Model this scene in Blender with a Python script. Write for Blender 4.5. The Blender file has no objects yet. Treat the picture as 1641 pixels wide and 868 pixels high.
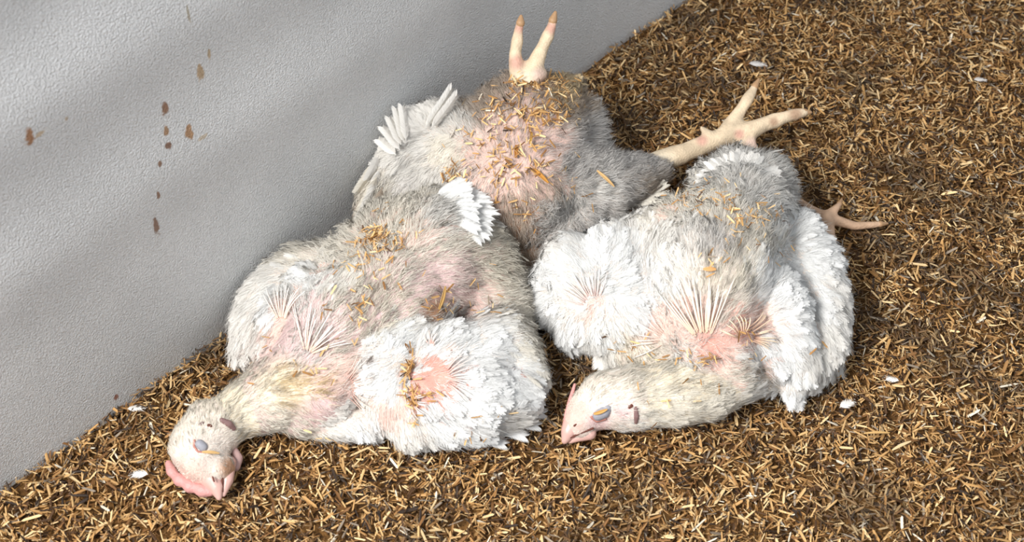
import bpy, bmesh, math, random
import numpy as np
from mathutils import Vector, Matrix, noise as mnoise
from mathutils.bvhtree import BVHTree

random.seed(7)
rng = np.random.default_rng(7)
C = bpy.context.scene.collection
S = bpy.context.scene

# ---------------------------------------------------------------- camera, world, sun, exposure
W_, H_ = 1641.0, 868.0
PITCH = math.radians(48.0)
DIST = 1.60
HF = math.radians(39.0)
FPX = W_ / 2 / math.tan(HF / 2)
CAM = np.array([0.0, -DIST * math.cos(PITCH), DIST * math.sin(PITCH)])
FW = np.array([0.0, math.cos(PITCH), -math.sin(PITCH)])
UP = np.array([0.0, math.sin(PITCH), math.cos(PITCH)])
RT = np.array([1.0, 0.0, 0.0])
cd = bpy.data.cameras.new('camera')
cam = bpy.data.objects.new('camera', cd); C.objects.link(cam)
cam.location = CAM; cam.rotation_euler = (math.pi / 2 - PITCH, 0, 0)
cd.sensor_width = 36; cd.angle = HF; cd.clip_start = .05
cd.dof.use_dof = True; cd.dof.focus_distance = 1.53; cd.dof.aperture_fstop = 7.0
S.camera = cam

world = bpy.data.worlds.new('world'); S.world = world; world.use_nodes = True
bg = world.node_tree.nodes['Background']
bg.inputs[0].default_value = (.90, .95, 1.0, 1); bg.inputs[1].default_value = .63
# daylight from the open side of the house, low at the left behind the camera
sd = bpy.data.lights.new('window_daylight', 'AREA'); sd.shape = 'RECTANGLE'; sd.size = .8; sd.size_y = .6; sd.energy = 74; sd.color = (1, .982, .95)
sun = bpy.data.objects.new('window_daylight', sd); C.objects.link(sun)
sun.location = (-1.0, -1.1, 1.7)
sun.rotation_euler = (Vector(sun.location) - Vector((0, 0, 0))).to_track_quat('Z', 'Y').to_euler()
S.view_settings.view_transform = 'Standard'; S.view_settings.look = 'None'
S.view_settings.gamma = 1; S.view_settings.use_curve_mapping = False
S.view_settings.exposure = 0.13

# ---------------------------------------------------------------- helpers
def ray(px, py):
    d = FW + RT * ((px - W_ / 2) / FPX) + UP * ((H_ / 2 - py) / FPX)
    return d / np.linalg.norm(d)

def P(px, py, zc):
    """world point at height zc (cm) seen at the photo's pixel"""
    d = ray(px, py); t = (zc * .01 - CAM[2]) / d[2]
    return CAM + d * t

def project(p):
    q = p - CAM
    f = q @ FW
    return np.stack([W_ / 2 + FPX * (q @ RT) / f, H_ / 2 - FPX * (q @ UP) / f], -1)

def idir(dx, dy):
    v = RT * dx - UP * dy
    return v / (np.linalg.norm(v) + 1e-9)

def lin(c):
    return tuple(((x / 255) / 12.92 if x / 255 <= .04045 else ((x / 255 + .055) / 1.055) ** 2.4) for x in c)

def tag(o, label=None, cat=None, group=None, kind=None):
    if label: o['label'] = label
    if cat: o['category'] = cat
    if group: o['group'] = group
    if kind: o['kind'] = kind
    return o

def link(name, me, mat=None, parent=None):
    o = bpy.data.objects.new(name, me); C.objects.link(o)
    if mat: me.materials.append(mat)
    if parent:
        o.parent = parent
        o.matrix_parent_inverse = parent.matrix_world.inverted() if parent.type != 'EMPTY' else Matrix.Translation(-parent.location)
    return o

def np_mesh(name, V, F, col=None, smooth=False, nor=None):
    """V (n,3); F list of arrays (m,k)"""
    me = bpy.data.meshes.new(name)
    F = [np.asarray(f, dtype=np.int32) for f in F if len(f)]
    me.vertices.add(len(V)); me.vertices.foreach_set('co', np.ascontiguousarray(V, dtype=np.float32).ravel())
    nl = sum(f.size for f in F); nf = sum(len(f) for f in F)
    me.loops.add(nl); me.polygons.add(nf)
    me.loops.foreach_set('vertex_index', np.concatenate([f.ravel() for f in F]))
    tot = np.concatenate([np.full(len(f), f.shape[1], dtype=np.int32) for f in F])
    st = np.concatenate([[0], np.cumsum(tot)[:-1]]).astype(np.int32)
    me.polygons.foreach_set('loop_start', st)
    if smooth: me.polygons.foreach_set('use_smooth', np.ones(nf, dtype=bool))
    if col is not None:
        a = me.attributes.new('tint', 'FLOAT_COLOR', 'POINT')
        c4 = np.ones((len(V), 4), dtype=np.float32); c4[:, :3] = col
        a.data.foreach_set('color', c4.ravel())
    if nor is not None:
        a = me.attributes.new('plume', 'FLOAT_VECTOR', 'POINT')
        a.data.foreach_set('vector', np.ascontiguousarray(nor, dtype=np.float32).ravel())
    me.update(calc_edges=True)
    return me

# ---------------------------------------------------------------- materials
def mat(name, rough=.7, spec=.3, base=(.8, .8, .8), attr=False, translucent=0.0, bump=None, build=None, sss=0, plume=False):
    m = bpy.data.materials.new(name); m.use_nodes = True
    nt = m.node_tree; N = nt.nodes; L = nt.links
    b = N['Principled BSDF']
    b.inputs['Roughness'].default_value = rough
    b.inputs['Specular IOR Level'].default_value = spec
    b.inputs['Base Color'].default_value = (*base, 1)
    csock = None
    if attr:
        a = N.new('ShaderNodeAttribute'); a.attribute_name = 'tint'
        csock = a.outputs['Color']
    if build: csock = build(nt, csock)
    if csock: L.new(csock, b.inputs['Base Color'])
    if sss:
        b.inputs['Subsurface Weight'].default_value = sss
        b.inputs['Subsurface Radius'].default_value = (.006, .003, .002); b.inputs['Subsurface Scale'].default_value = 1
    if bump:
        sc, st, dist = bump[:3]
        tc = N.new('ShaderNodeTexCoord'); n = N.new('ShaderNodeTexNoise'); n.inputs['Scale'].default_value = sc
        n.inputs['Detail'].default_value = bump[3] if len(bump) > 3 else 3; n.inputs['Roughness'].default_value = .6 if len(bump) > 3 else .5; bp = N.new('ShaderNodeBump'); bp.inputs['Strength'].default_value = st
        bp.inputs['Distance'].default_value = dist
        L.new(tc.outputs['Object'], n.inputs['Vector']); L.new(n.outputs['Fac'], bp.inputs['Height']); L.new(bp.outputs[0], b.inputs['Normal'])
    if plume:
        # soft plumage scatters light like the coat it belongs to: shade with the coat's direction
        pa = N.new('ShaderNodeAttribute'); pa.attribute_name = 'plume'
        L.new(pa.outputs['Vector'], b.inputs['Normal'])
    if translucent:
        tr = N.new('ShaderNodeBsdfTranslucent'); mx = N.new('ShaderNodeMixShader'); mx.inputs[0].default_value = translucent
        out = N['Material Output']
        if csock: L.new(csock, tr.inputs[0])
        else: tr.inputs[0].default_value = (*base, 1)
        L.new(b.outputs[0], mx.inputs[1]); L.new(tr.outputs[0], mx.inputs[2]); L.new(mx.outputs[0], out.inputs[0])
    return m

def noise_mul(scale, lo, hi, detail=3, c2=None):
    def f(nt, csock):
        N = nt.nodes; L = nt.links
        tc = N.new('ShaderNodeTexCoord'); n = N.new('ShaderNodeTexNoise'); n.inputs['Scale'].default_value = scale
        n.inputs['Detail'].default_value = detail
        L.new(tc.outputs['Object'], n.inputs['Vector'])
        r = N.new('ShaderNodeMapRange'); r.inputs[1].default_value = .35; r.inputs[2].default_value = .65
        r.inputs[3].default_value = lo; r.inputs[4].default_value = hi
        L.new(n.outputs['Fac'], r.inputs[0])
        m = N.new('ShaderNodeVectorMath'); m.operation = 'MULTIPLY'
        L.new(r.outputs[0], m.inputs[1]); 
        if csock: L.new(csock, m.inputs[0])
        return m.outputs[0]
    return f

M_feather = mat('feather_barbs', rough=.75, spec=.15, attr=True, translucent=.38, plume=True)
M_bare_feather = mat('feather_vane', rough=.7, spec=.2, attr=True, translucent=.25)
M_quill = mat('quill_keratin', rough=.35, spec=.5, attr=True)
M_skin = mat('bird_skin', rough=.55, spec=.35, attr=True, bump=(420, .5, .002), build=noise_mul(70, .82, 1.12))
M_comb = mat('comb_skin', rough=.5, spec=.4, base=lin((206, 150, 145)), bump=(500, .6, .0015))
M_beak = mat('beak_horn', rough=.38, spec=.5, base=lin((205, 165, 155)), bump=(120, .2, .001))
M_mouth = mat('mouth_dark', rough=.6, base=lin((96, 52, 40)))
M_lid = mat('eyelid_skin', rough=.45, base=lin((150, 150, 158)), bump=(600, .5, .001))
M_rim = mat('eye_rim_skin', rough=.5, base=lin((176, 120, 108)))
M_wattle = mat('wattle_skin', rough=.55, base=lin((178, 146, 142)), bump=(500, .6, .001))
M_ear = mat('ear_skin', rough=.5, base=lin((128, 100, 98)), bump=(400, .5, .001))
M_claw = mat('claw_horn', rough=.4, base=lin((176, 140, 105)))
M_litter = mat('husk_litter', rough=.6, spec=.25, attr=True, translucent=.12)
M_stain = mat('dried_splash', rough=.7, attr=True)

def ground_build(nt, cs):
    N = nt.nodes; L = nt.links
    tc = N.new('ShaderNodeTexCoord'); v = N.new('ShaderNodeTexVoronoi'); v.inputs['Scale'].default_value = 190
    L.new(tc.outputs['Object'], v.inputs['Vector'])
    r = N.new('ShaderNodeValToRGB'); e = r.color_ramp.elements
    e[0].color = (*lin((52, 36, 22)), 1); e[1].color = (*lin((120, 86, 48)), 1)
    s = N.new('ShaderNodeSeparateColor'); L.new(v.outputs['Color'], s.inputs[0]); L.new(s.outputs[0], r.inputs[0])
    return r.outputs[0]
M_ground = mat('litter_bed', rough=.9, spec=.1, build=ground_build, bump=(260, .9, .004))

# ---------------------------------------------------------------- wall (rippled sheet standing on the litter)
wa = P(0, 790, 0); wb = P(1090, 0, 0)
wu = (wb - wa) / np.linalg.norm(wb - wa)                 # along the wall
wn = np.array([wu[1], -wu[0], 0])                        # facing the birds
def ripple(h):
    g = lambda c, w, a: a * np.exp(-((h - c) / w) ** 2)
    return g(.255, .05, .004) + g(.41, .055, .0065) + g(.56, .06, .008) + .03 * h
def wall_hit(px, py):
    d = ray(px, py)
    t = ((wa - CAM) @ wn) / (d @ wn)
    for _ in range(4):
        q = CAM + d * t
        off = ripple(q[2]); t = ((wa + wn * off - CAM) @ wn) / (d @ wn)
    return CAM + d * t
nu, nv = 150, 170
us = np.linspace(-1.2, 2.6, nu); vs = np.linspace(-.05, 1.15, nv)
UU, VV = np.meshgrid(us, vs, indexing='ij')
wav = .0035 * np.sin(UU * 5.1 + 1.0 + VV * 2) + .002 * np.sin(UU * 13 + VV * 5)
PV = wa + UU[..., None] * wu + (ripple(VV) + wav)[..., None] * wn
PV[..., 2] = VV
fr = PV.reshape(-1, 3); bk = fr - wn * .012
idx = np.arange(nu * nv).reshape(nu, nv)
q = np.stack([idx[:-1, :-1], idx[1:, :-1], idx[1:, 1:], idx[:-1, 1:]], -1).reshape(-1, 4)
n0 = nu * nv
top = np.stack([idx[:-1, -1], idx[1:, -1], idx[1:, -1] + n0, idx[:-1, -1] + n0], -1)
e0 = np.stack([idx[0, :-1], idx[0, 1:], idx[0, 1:] + n0, idx[0, :-1] + n0], -1)
e1 = np.stack([idx[-1, :-1], idx[-1, 1:], idx[-1, 1:] + n0, idx[-1, :-1] + n0], -1)
wall = link('wall_left', np_mesh('wall_left', np.vstack([fr, bk]), [q, q[:, ::-1] + n0, top, e0, e1], smooth=True), None)
SPLASH = [(46, 217, 12, 26, (160, 108, 60)), (64, 213, 16, 7, (200, 178, 150)), (266, 174, 11, 28, (140, 98, 66)), (268, 211, 8, 17, (160, 122, 84)), (271, 234, 10, 13, (122, 84, 58)),
    (305, 213, 13, 24, (172, 130, 88)), (326, 221, 16, 7, (202, 188, 168)), (257, 263, 6, 9, (134, 98, 72)), (254, 313, 6, 15, (142, 104, 76)), (250, 362, 8, 36, (134, 100, 78)),
    (322, 116, 10, 32, (186, 158, 122)), (337, 88, 5, 18, (186, 164, 132)), (304, 25, 4, 30, (172, 162, 144)), (181, 632, 8, 10, (150, 98, 78)), (106, 190, 8, 9, (190, 172, 148))]
def wall_build(nt, cs):
    N = nt.nodes; L = nt.links
    def math_(op, a, b=None, c=None):
        m = N.new('ShaderNodeMath'); m.operation = op
        for i, v in enumerate((a, b, c)):
            if v is None: continue
            if isinstance(v, (int, float)): m.inputs[i].default_value = v
            else: L.new(v, m.inputs[i])
        return m.outputs[0]
    tc = N.new('ShaderNodeTexCoord'); n = N.new('ShaderNodeTexNoise'); n.inputs['Scale'].default_value = 9; n.inputs['Detail'].default_value = 4
    L.new(tc.outputs['Object'], n.inputs['Vector'])
    r = N.new('ShaderNodeValToRGB'); e = r.color_ramp.elements
    e[0].position = .3; e[1].position = .7
    e[0].color = (*lin((212, 213, 214)), 1); e[1].color = (*lin((225, 226, 227)), 1)
    L.new(n.outputs['Fac'], r.inputs[0]); cur = r.outputs[0]
    rag = N.new('ShaderNodeTexNoise'); rag.inputs['Scale'].default_value = 150; rag.inputs['Detail'].default_value = 3
    L.new(tc.outputs['Object'], rag.inputs['Vector'])
    dt = N.new('ShaderNodeVectorMath'); dt.operation = 'DOT_PRODUCT'; L.new(tc.outputs['Object'], dt.inputs[0]); dt.inputs[1].default_value = tuple(wu)
    sp = N.new('ShaderNodeSeparateXYZ'); L.new(tc.outputs['Object'], sp.inputs[0])
    for px, py, w, h, colr in SPLASH:
        c = wall_hit(px, py); k = np.linalg.norm(c - CAM) / FPX
        du = math_('MULTIPLY', math_('SUBTRACT', dt.outputs['Value'], float(c @ wu)), 1 / (w * k * .72))
        dv = math_('MULTIPLY', math_('SUBTRACT', sp.outputs['Z'], float(c[2])), 1 / (h * k * .72))
        # drops are wider at the bottom
        du = math_('MULTIPLY', du, math_('ADD', math_('MULTIPLY', dv, .35 if h > w else 0), 1.0))
        rr = math_('SQRT', math_('ADD', math_('MULTIPLY', du, du), math_('MULTIPLY', dv, dv)))
        rr = math_('ADD', rr, math_('MULTIPLY', math_('SUBTRACT', rag.outputs['Fac'], .5), 1.5))
        f = N.new('ShaderNodeMapRange'); f.interpolation_type = 'SMOOTHSTEP'; L.new(rr, f.inputs[0])
        f.inputs[1].default_value = 1.0; f.inputs[2].default_value = .55; f.inputs[3].default_value = 0; f.inputs[4].default_value = .92
        mx = N.new('ShaderNodeMix'); mx.data_type = 'RGBA'; L.new(f.outputs[0], mx.inputs[0]); L.new(cur, mx.inputs[6]); mx.inputs[7].default_value = (*lin(colr), 1)
        cur = mx.outputs[2]
    return cur
wall.data.materials.clear()
wall.data.materials.append(mat('rough_white_sheet', rough=.42, spec=.5, build=wall_build, bump=(520, 1.0, .0036, 2.0)))
tag(wall, 'pale grey rippled rough sheet wall standing diagonally behind the birds', kind='structure')

def wall_dist(p):
    return (p - wa) @ wn

# ---------------------------------------------------------------- litter bed and husks
def hgt(x, y):
    return (.006 * np.sin(x * 9 + 1.3 * y) * np.cos(y * 7.5 - x * 2) + .004 * np.sin(x * 23 + y * 11) * np.sin(y * 19 - 7 * x + 1)
            + .0022 * np.sin(x * 61 + 5) * np.sin(y * 53 + x * 17))
gx = np.linspace(-1.5, 1.7, 280); gy = np.linspace(-1.0, 2.0, 260)
GX, GY = np.meshgrid(gx, gy, indexing='ij')
G = np.stack([GX, GY, hgt(GX, GY) - .004], -1).reshape(-1, 3)
ix = np.arange(len(gx) * len(gy)).reshape(len(gx), len(gy))
gq = np.stack([ix[:-1, :-1], ix[1:, :-1], ix[1:, 1:], ix[:-1, 1:]], -1).reshape(-1, 4)
fl = link('floor', np_mesh('floor', G, [gq], smooth=True), M_ground)
tag(fl, 'litter covered floor of the poultry house under the birds', kind='structure')

HUSKCOL = np.array([lin(c) for c in [(234, 203, 153), (213, 174, 120), (192, 150, 96), (164, 122, 74), (130, 92, 55), (86, 61, 40), (58, 46, 38), (150, 136, 120), (226, 216, 196)]])
HUSKP = np.array([.12, .16, .16, .15, .14, .13, .11, .05, .02]); HUSKP /= HUSKP.sum()
def husk_template(r):
    # pointed boat-shaped half husk: 8 vertices
    b = r.uniform(-.12, .12)
    return np.array([[-.5, 0, .0], [-.34, -.4, .14 + b], [-.3, 0, -.1], [-.36, .42, .14], [.33, -.42, .14], [.3, 0, -.1 + b], [.38, .36, .14 + b], [.5, r.uniform(-.3, .3), .05]])
HF3 = np.array([[0, 1, 2], [0, 2, 3], [7, 5, 4], [7, 6, 5]]); HF4 = np.array([[1, 4, 5, 2], [2, 5, 6, 3]])
HT = np.stack([husk_template(random) for _ in range(6)])
def husks(pos, nrm, rgen, lmin, lmax, tilt, wr=(.16, .3), dirs=None, bright=1.0, pal=0):
    n = len(pos)
    t = HT[rgen.integers(0, 6, n)].copy()
    L = rgen.uniform(lmin, lmax, n); Wd = L * rgen.uniform(*wr, n)
    t[..., 0] *= L[:, None]; t[..., 1] *= Wd[:, None]; t[..., 2] *= Wd[:, None] * rgen.choice([-1, 1], n)[:, None] * 1.5
    z = nrm + rgen.normal(0, tilt, (n, 3)); z /= np.linalg.norm(z, axis=1)[:, None]
    a = rgen.normal(0, 1, (n, 3)) if dirs is None else dirs + rgen.normal(0, .3, (n, 3))
    x = a - (a * z).sum(1)[:, None] * z; x /= np.linalg.norm(x, axis=1)[:, None]
    y = np.cross(z, x)
    V = pos[:, None] + t[..., :1] * x[:, None] + t[..., 1:2] * y[:, None] + t[..., 2:] * z[:, None]
    o = (np.arange(n) * 8)[:, None, None]
    F3 = (HF3[None] + o).reshape(-1, 3); F4 = (HF4[None] + o).reshape(-1, 4)
    pp = HUSKP * (np.array([1, 1, 1, 1, .5, .15, .1, .2, .6]) if pal else 1); pp = pp / pp.sum()
    col = HUSKCOL[rgen.choice(len(HUSKCOL), n, p=pp)] * rgen.uniform(.8, 1.15, (n, 1)) * bright
    return V.reshape(-1, 3), F3, F4, np.repeat(col, 8, 0)

def patch(x, y):
    return (np.sin(x * 17 + 3 * np.sin(y * 9)) * np.sin(y * 21 + 2 * np.sin(x * 13 + 1)) + .6 * np.sin(x * 41 + y * 9) * np.sin(y * 37 - x * 8))
NF = 420000
xy = rng.uniform([-1.25, -.95], [1.6, 1.3], (600000, 2))
pr = project(np.c_[xy, np.zeros(len(xy))])
ok = (pr[:, 0] > -420) & (pr[:, 0] < W_ + 420) & (pr[:, 1] > -260) & (pr[:, 1] < H_ + 330)
wd = (np.c_[xy, np.zeros(len(xy))] - wa) @ wn
ok &= wd > .004
xy = xy[ok][:NF]
z = hgt(xy[:, 0], xy[:, 1]) + rng.uniform(-.004, .0065, len(xy))
# litter banks up a little against the foot of the wall
wdd = (np.c_[xy, np.zeros(len(xy))] - wa) @ wn
z += .006 * np.exp(-(wdd / .03) ** 2) * rng.uniform(0, 1, len(xy))
nr = np.tile([0, 0, 1.0], (len(xy), 1))
V, F3, F4, col = husks(np.c_[xy, z], nr, rng, .005, .0165, .48, (.09, .23))
big = rng.choice(len(xy), 1800, replace=False)
pb = np.c_[xy[big], hgt(xy[big, 0], xy[big, 1]) + .0055]
pb = pb[((pb - wa) @ wn) > .012]
V2, F32, F42, col2 = husks(pb, np.tile([0, 0, 1.0], (len(pb), 1)), rng, .014, .024, .3, (.06, .2), bright=1.0)
pt = patch(xy[:, 0], xy[:, 1]) + rng.normal(0, .35, len(xy))
dk = np.clip((pt - .2) * .8, 0, .6)
grey = np.array(lin((92, 78, 64)))
colf = col.reshape(-1, 8, 3); colf = colf * (1 - dk[:, None, None]) + grey * dk[:, None, None] * .8
lt = link('husk_litter', np_mesh('husk_litter', np.vstack([V, V2]), [np.vstack([F3, F32 + len(V)]), np.vstack([F4, F42 + len(V)])], np.vstack([colf.reshape(-1, 3), col2])), M_litter)
tag(lt, 'golden brown rice husk litter spread over the whole floor', 'litter', kind='stuff')

# ---------------------------------------------------------------- feather templates
def feather_tpl(nb, dens, rag, curl, r, spread=.5, w=.5, blunt=False):
    """length 1 along y, half width w; returns V, F3, F4"""
    V = []; F3 = []; F4 = []
    # shaft
    rows = 4
    for i in range(rows + 1):
        t = i / rows; hw = .014 * (1 - .8 * t)
        V += [(-hw, t * .96, .012 - curl * t * t), (hw, t * .96, .012 - curl * t * t)]
    for i in range(rows): F4.append((2 * i, 2 * i + 1, 2 * i + 3, 2 * i + 2))
    for s in (-1, 1):
        for k in range(nb):
            t = .06 + .9 * (k + .5) / nb
            prof = math.sin(math.pi * (t ** .75) * .93 + .12) ** .7
            if blunt: prof = min(1, t * 5) ** .5 * (1 - max(0, (t - .7) / .3) ** 2.2) ** .5
            ln = w * prof * (1 - rag * r.random())
            fwd = spread * (.6 + .6 * t) * (1 + rag * .5 * r.uniform(-1, 1)) * .42
            bw = .9 / nb * dens * .6
            x1, y1 = s * ln * .55, t + fwd * .35
            x2, y2 = s * ln, min(t + fwd, 1.04 + .05 * r.random())
            zz = lambda x, y: -curl * y * y - .35 * x * x + rag * .06 * r.uniform(-1, 1)
            b = len(V)
            V += [(0, t - bw, zz(0, t)), (0, t + bw, zz(0, t)),
                  (x1, y1 - bw, zz(x1, y1)), (x1, y1 + bw * .9, zz(x1, y1) + .01), (x2, y2, zz(x2, y2))]
            F4.append((b, b + 2, b + 3, b + 1)); F3.append((b + 2, b + 4, b + 3))
    return np.array(V), np.array(F3), np.array(F4)
TP = {'c': [feather_tpl(17, 1.25, .28, .10, random, .8, .33) for _ in range(6)],     # covert: closed vane
      'd': [feather_tpl(12, .26, .7, .16, random, 1.25, .30) for _ in range(8)],    # downy: loose barbs
      'f': [feather_tpl(40, 1.6, .1, .10, random, .4, .13, True) for _ in range(3)]}    # flight feather

def stamp(kind, pos, xs, ys, zs, sc, col, wsc=None, nn=None):
    """stamp templates; every feather keeps one kind; returns V,F3,F4,col"""
    tps = TP[kind]; n = len(pos); pick = rng.integers(0, len(tps), n)
    VV, A3, A4, CC, NN = [], [], [], [], []; off = 0
    if wsc is None: wsc = np.ones(n)
    for ti, (tv, t3, t4) in enumerate(tps):
        m = pick == ti; k = int(m.sum())
        if not k: continue
        v = (pos[m][:, None] + tv[None, :, :1] * xs[m][:, None] * (sc[m] * wsc[m])[:, None, None]
             + tv[None, :, 1:2] * ys[m][:, None] * sc[m][:, None, None] + tv[None, :, 2:] * zs[m][:, None] * sc[m][:, None, None])
        o = (np.arange(k) * len(tv))[:, None, None] + off
        VV.append(v.reshape(-1, 3)); A3.append((t3[None] + o).reshape(-1, 3)); A4.append((t4[None] + o).reshape(-1, 4))
        CC.append(np.repeat(col[m], len(tv), 0)); off += k * len(tv)
        side = np.repeat(tv[None, :, :1], k, 0) * 1.1 * xs[m][:, None] + zs[m][:, None] * .45 + nn[m][:, None] * .7 + np.array([0, 0, .5]) + rng.normal(0, .2, (k, 1, 3))
        side = side + np.repeat(rng.normal(0, .12, (1, len(tv), 3)), k, 0)
        side /= np.linalg.norm(side, axis=2)[..., None]; NN.append(side.reshape(-1, 3))
    return np.vstack(VV), np.vstack(A3), np.vstack(A4), np.vstack(CC), np.vstack(NN)

def strands(pos, d, nrm, L, w, col, droop):
    """thin tapering hairs"""
    n = len(pos)
    s = np.cross(d, nrm); s /= np.linalg.norm(s, axis=1)[:, None] + 1e-9
    s = s + rng.normal(0, .5, (n, 3)) * nrm; 
    p1 = pos + d * (L * .5)[:, None]
    p2 = pos + d * L[:, None] - nrm * (L * droop)[:, None] + rng.normal(0, .12, (n, 3)) * L[:, None]
    h = s * w[:, None]
    V = np.stack([pos - h, pos + h, p1 - h * .8, p1 + h * .8, p2], 1).reshape(-1, 3)
    o = (np.arange(n) * 5)[:, None]
    return V, np.array([[2, 3, 4]]) + o, np.array([[0, 1, 3, 2]]) + o, np.repeat(col, 5, 0)

COL = {k: np.array(lin(v)) for k, v in {
    'W': (241, 241, 240), 'w': (241, 238, 233), 'C': (243, 237, 225), 'c': (238, 231, 216), 'Y': (234, 212, 172),
    'P': (233, 219, 211), 'G': (226, 222, 218), 'B': (196, 180, 164), 'K': (222, 196, 186), 'M': (165, 145, 126)}.items()}  # M: brown for shaded hollows, their darkness mixed into the plumage colour
SKIN = {k: np.array(lin(v)) for k, v in {
    'pink': (216, 184, 172), 'mauve': (206, 178, 176), 'pale': (222, 208, 197), 'leg': (222, 200, 170), 'cream': (226, 212, 188), 'red': (204, 148, 134), 'brown': (170, 132, 106), 'shank': (196, 162, 134)}.items()}  # last entry: leg skin darkened to carry the shade around the right foot

# ---------------------------------------------------------------- a bird
class Bird:
    def __init__(self, label, origin, group='dead white chickens on the litter'):
        self.root = bpy.data.objects.new('chicken', None); C.objects.link(self.root)
        self.root.location = origin; self.root.empty_display_size = .1
        tag(self.root, label, 'chicken', group)
        self.sp = []      # spheres x,y,z,r,skin,feathered
        self.parts = {}
    def chain(self, pts, skin='pale', feathered=True, step=.3):
        """pts: (px, py, height cm, radius cm)"""
        w = [(P(a, b, c), r * .01 - (.0035 if feathered and r > 1.9 else 0)) for a, b, c, r in pts]
        if len(w) == 1: self.sp.append((*w[0][0], w[0][1], skin, feathered)); return
        for (p0, r0), (p1, r1) in zip(w, w[1:]):
            n = max(1, int(np.linalg.norm(p1 - p0) / (step * min(r0, r1))))
            for i in range(n + 1):
                t = i / n; self.sp.append((*(p0 * (1 - t) + p1 * t), r0 * (1 - t) + r1 * t, skin, feathered))
    def build(self, voxel=.0026, smooth=4, lump=.0035):
        bm = bmesh.new()
        A = np.array([s[:4] for s in self.sp])
        for x, y, z_, r, *_ in self.sp:
            # keep off the wall and let the weight settle on the litter
            dd = (np.array([x, y, z_]) - wa) @ wn - r - ripple(z_) - .006
            if dd < 0: x -= wn[0] * dd; y -= wn[1] * dd
            m = Matrix.Translation((x, y, z_)) @ Matrix.Scale(r, 4)
            bmesh.ops.create_icosphere(bm, subdivisions=3 if r > .012 else 2, radius=1, matrix=m)
        me = bpy.data.meshes.new('tmp'); bm.to_mesh(me); bm.free()
        o = bpy.data.objects.new('tmp', me); C.objects.link(o)
        rm = o.modifiers.new('r', 'REMESH'); rm.mode = 'VOXEL'; rm.voxel_size = voxel
        sm = o.modifiers.new('s', 'SMOOTH'); sm.iterations = smooth; sm.factor = .5
        dg = bpy.context.evaluated_depsgraph_get(); dg.update()
        me2 = bpy.data.meshes.new_from_object(o.evaluated_get(dg))
        bpy.data.objects.remove(o)
        n = len(me2.vertices); V = np.empty(n * 3, dtype=np.float32); me2.vertices.foreach_get('co', V); V = V.reshape(-1, 3).astype(float)
        # nearest primitive -> skin colour and feathered mask
        names = list(SKIN); tagc = np.array([names.index(s[4]) for s in self.sp]); fea = np.array([s[5] for s in self.sp])
        best = np.full(n, 1e9); bi = np.zeros(n, int)
        for i, s in enumerate(self.sp):
            d = np.linalg.norm(V - A[i, :3], axis=1) - A[i, 3]
            m = d < best; best[m] = d[m]; bi[m] = i
        colr = np.array([SKIN[k] for k in names])[tagc[bi]]
        self.vfea = fea[bi].astype(float)
        rad = A[bi, 3]
        nn = np.array([mnoise.fractal(Vector(v * 38), 1, 2, 3) for v in V])
        N = np.empty(n * 3, dtype=np.float32); me2.vertices.foreach_get('normal', N); N = N.reshape(-1, 3)
        V = V + N * (nn * lump * np.clip(rad / .05, .08, 1))[:, None]
        # flatten where it lies on the litter
        low = V[:, 2] < .004
        V[low, 2] = .004 + (V[low, 2] - .004) * .15
        me2.vertices.foreach_set('co', V.astype(np.float32).ravel())
        me2.polygons.foreach_set('use_smooth', np.ones(len(me2.polygons), dtype=bool))
        self.me = me2; self.V = V; self.col = colr
        me2.update()
        self.bvh = BVHTree.FromPolygons([tuple(v) for v in V], [tuple(p.vertices) for p in me2.polygons])
        self.body = link('body', me2, None, self.root)
    def paint(self, patches, legs=False):
        """skin patches: (px,py,radius px,skin)"""
        pr = project(self.V)
        for px, py, r, k in patches:
            d = np.hypot(pr[:, 0] - px, pr[:, 1] - py) / r
            w = np.clip(1.6 - d * 1.3, 0, 1)[:, None] * (1 - self.vfea if legs else self.vfea)[:, None] * (.75 if legs else 1)
            self.col = self.col * (1 - w) + SKIN[k] * w
    def finish(self):
        a = self.me.attributes.new('tint', 'FLOAT_COLOR', 'POINT')
        c4 = np.ones((len(self.V), 4), dtype=np.float32); c4[:, :3] = self.col
        a.data.foreach_set('color', c4.ravel())
        self.me.materials.clear(); self.me.materials.append(M_skin)
    def hit(self, px, py):
        h = self.bvh.ray_cast(Vector(CAM), Vector(ray(px, py)))
        if h[0] is None:
            return None
        return np.array(h[0]), np.array(h[1])
    def sample(self, n):
        me = self.me; me.calc_loop_triangles()
        T = np.empty(len(me.loop_triangles) * 3, dtype=np.int32); me.loop_triangles.foreach_get('vertices', T); T = T.reshape(-1, 3)
        a, b, c = self.V[T[:, 0]], self.V[T[:, 1]], self.V[T[:, 2]]
        cr = np.cross(b - a, c - a); ar = np.linalg.norm(cr, axis=1)
        f = self.vfea[T].min(1)
        ar2 = ar * f
        i = rng.choice(len(T), n, p=ar2 / ar2.sum())
        u = rng.random((n, 2)); fl_ = u.sum(1) > 1; u[fl_] = 1 - u[fl_]
        p = a[i] + (b[i] - a[i]) * u[:, :1] + (c[i] - a[i]) * u[:, 1:]
        nn = cr[i] / (ar[i][:, None] + 1e-12)
        k = (p[:, 2] > .004) & (nn[:, 2] > -.45)
        return p[k], nn[k]
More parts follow.
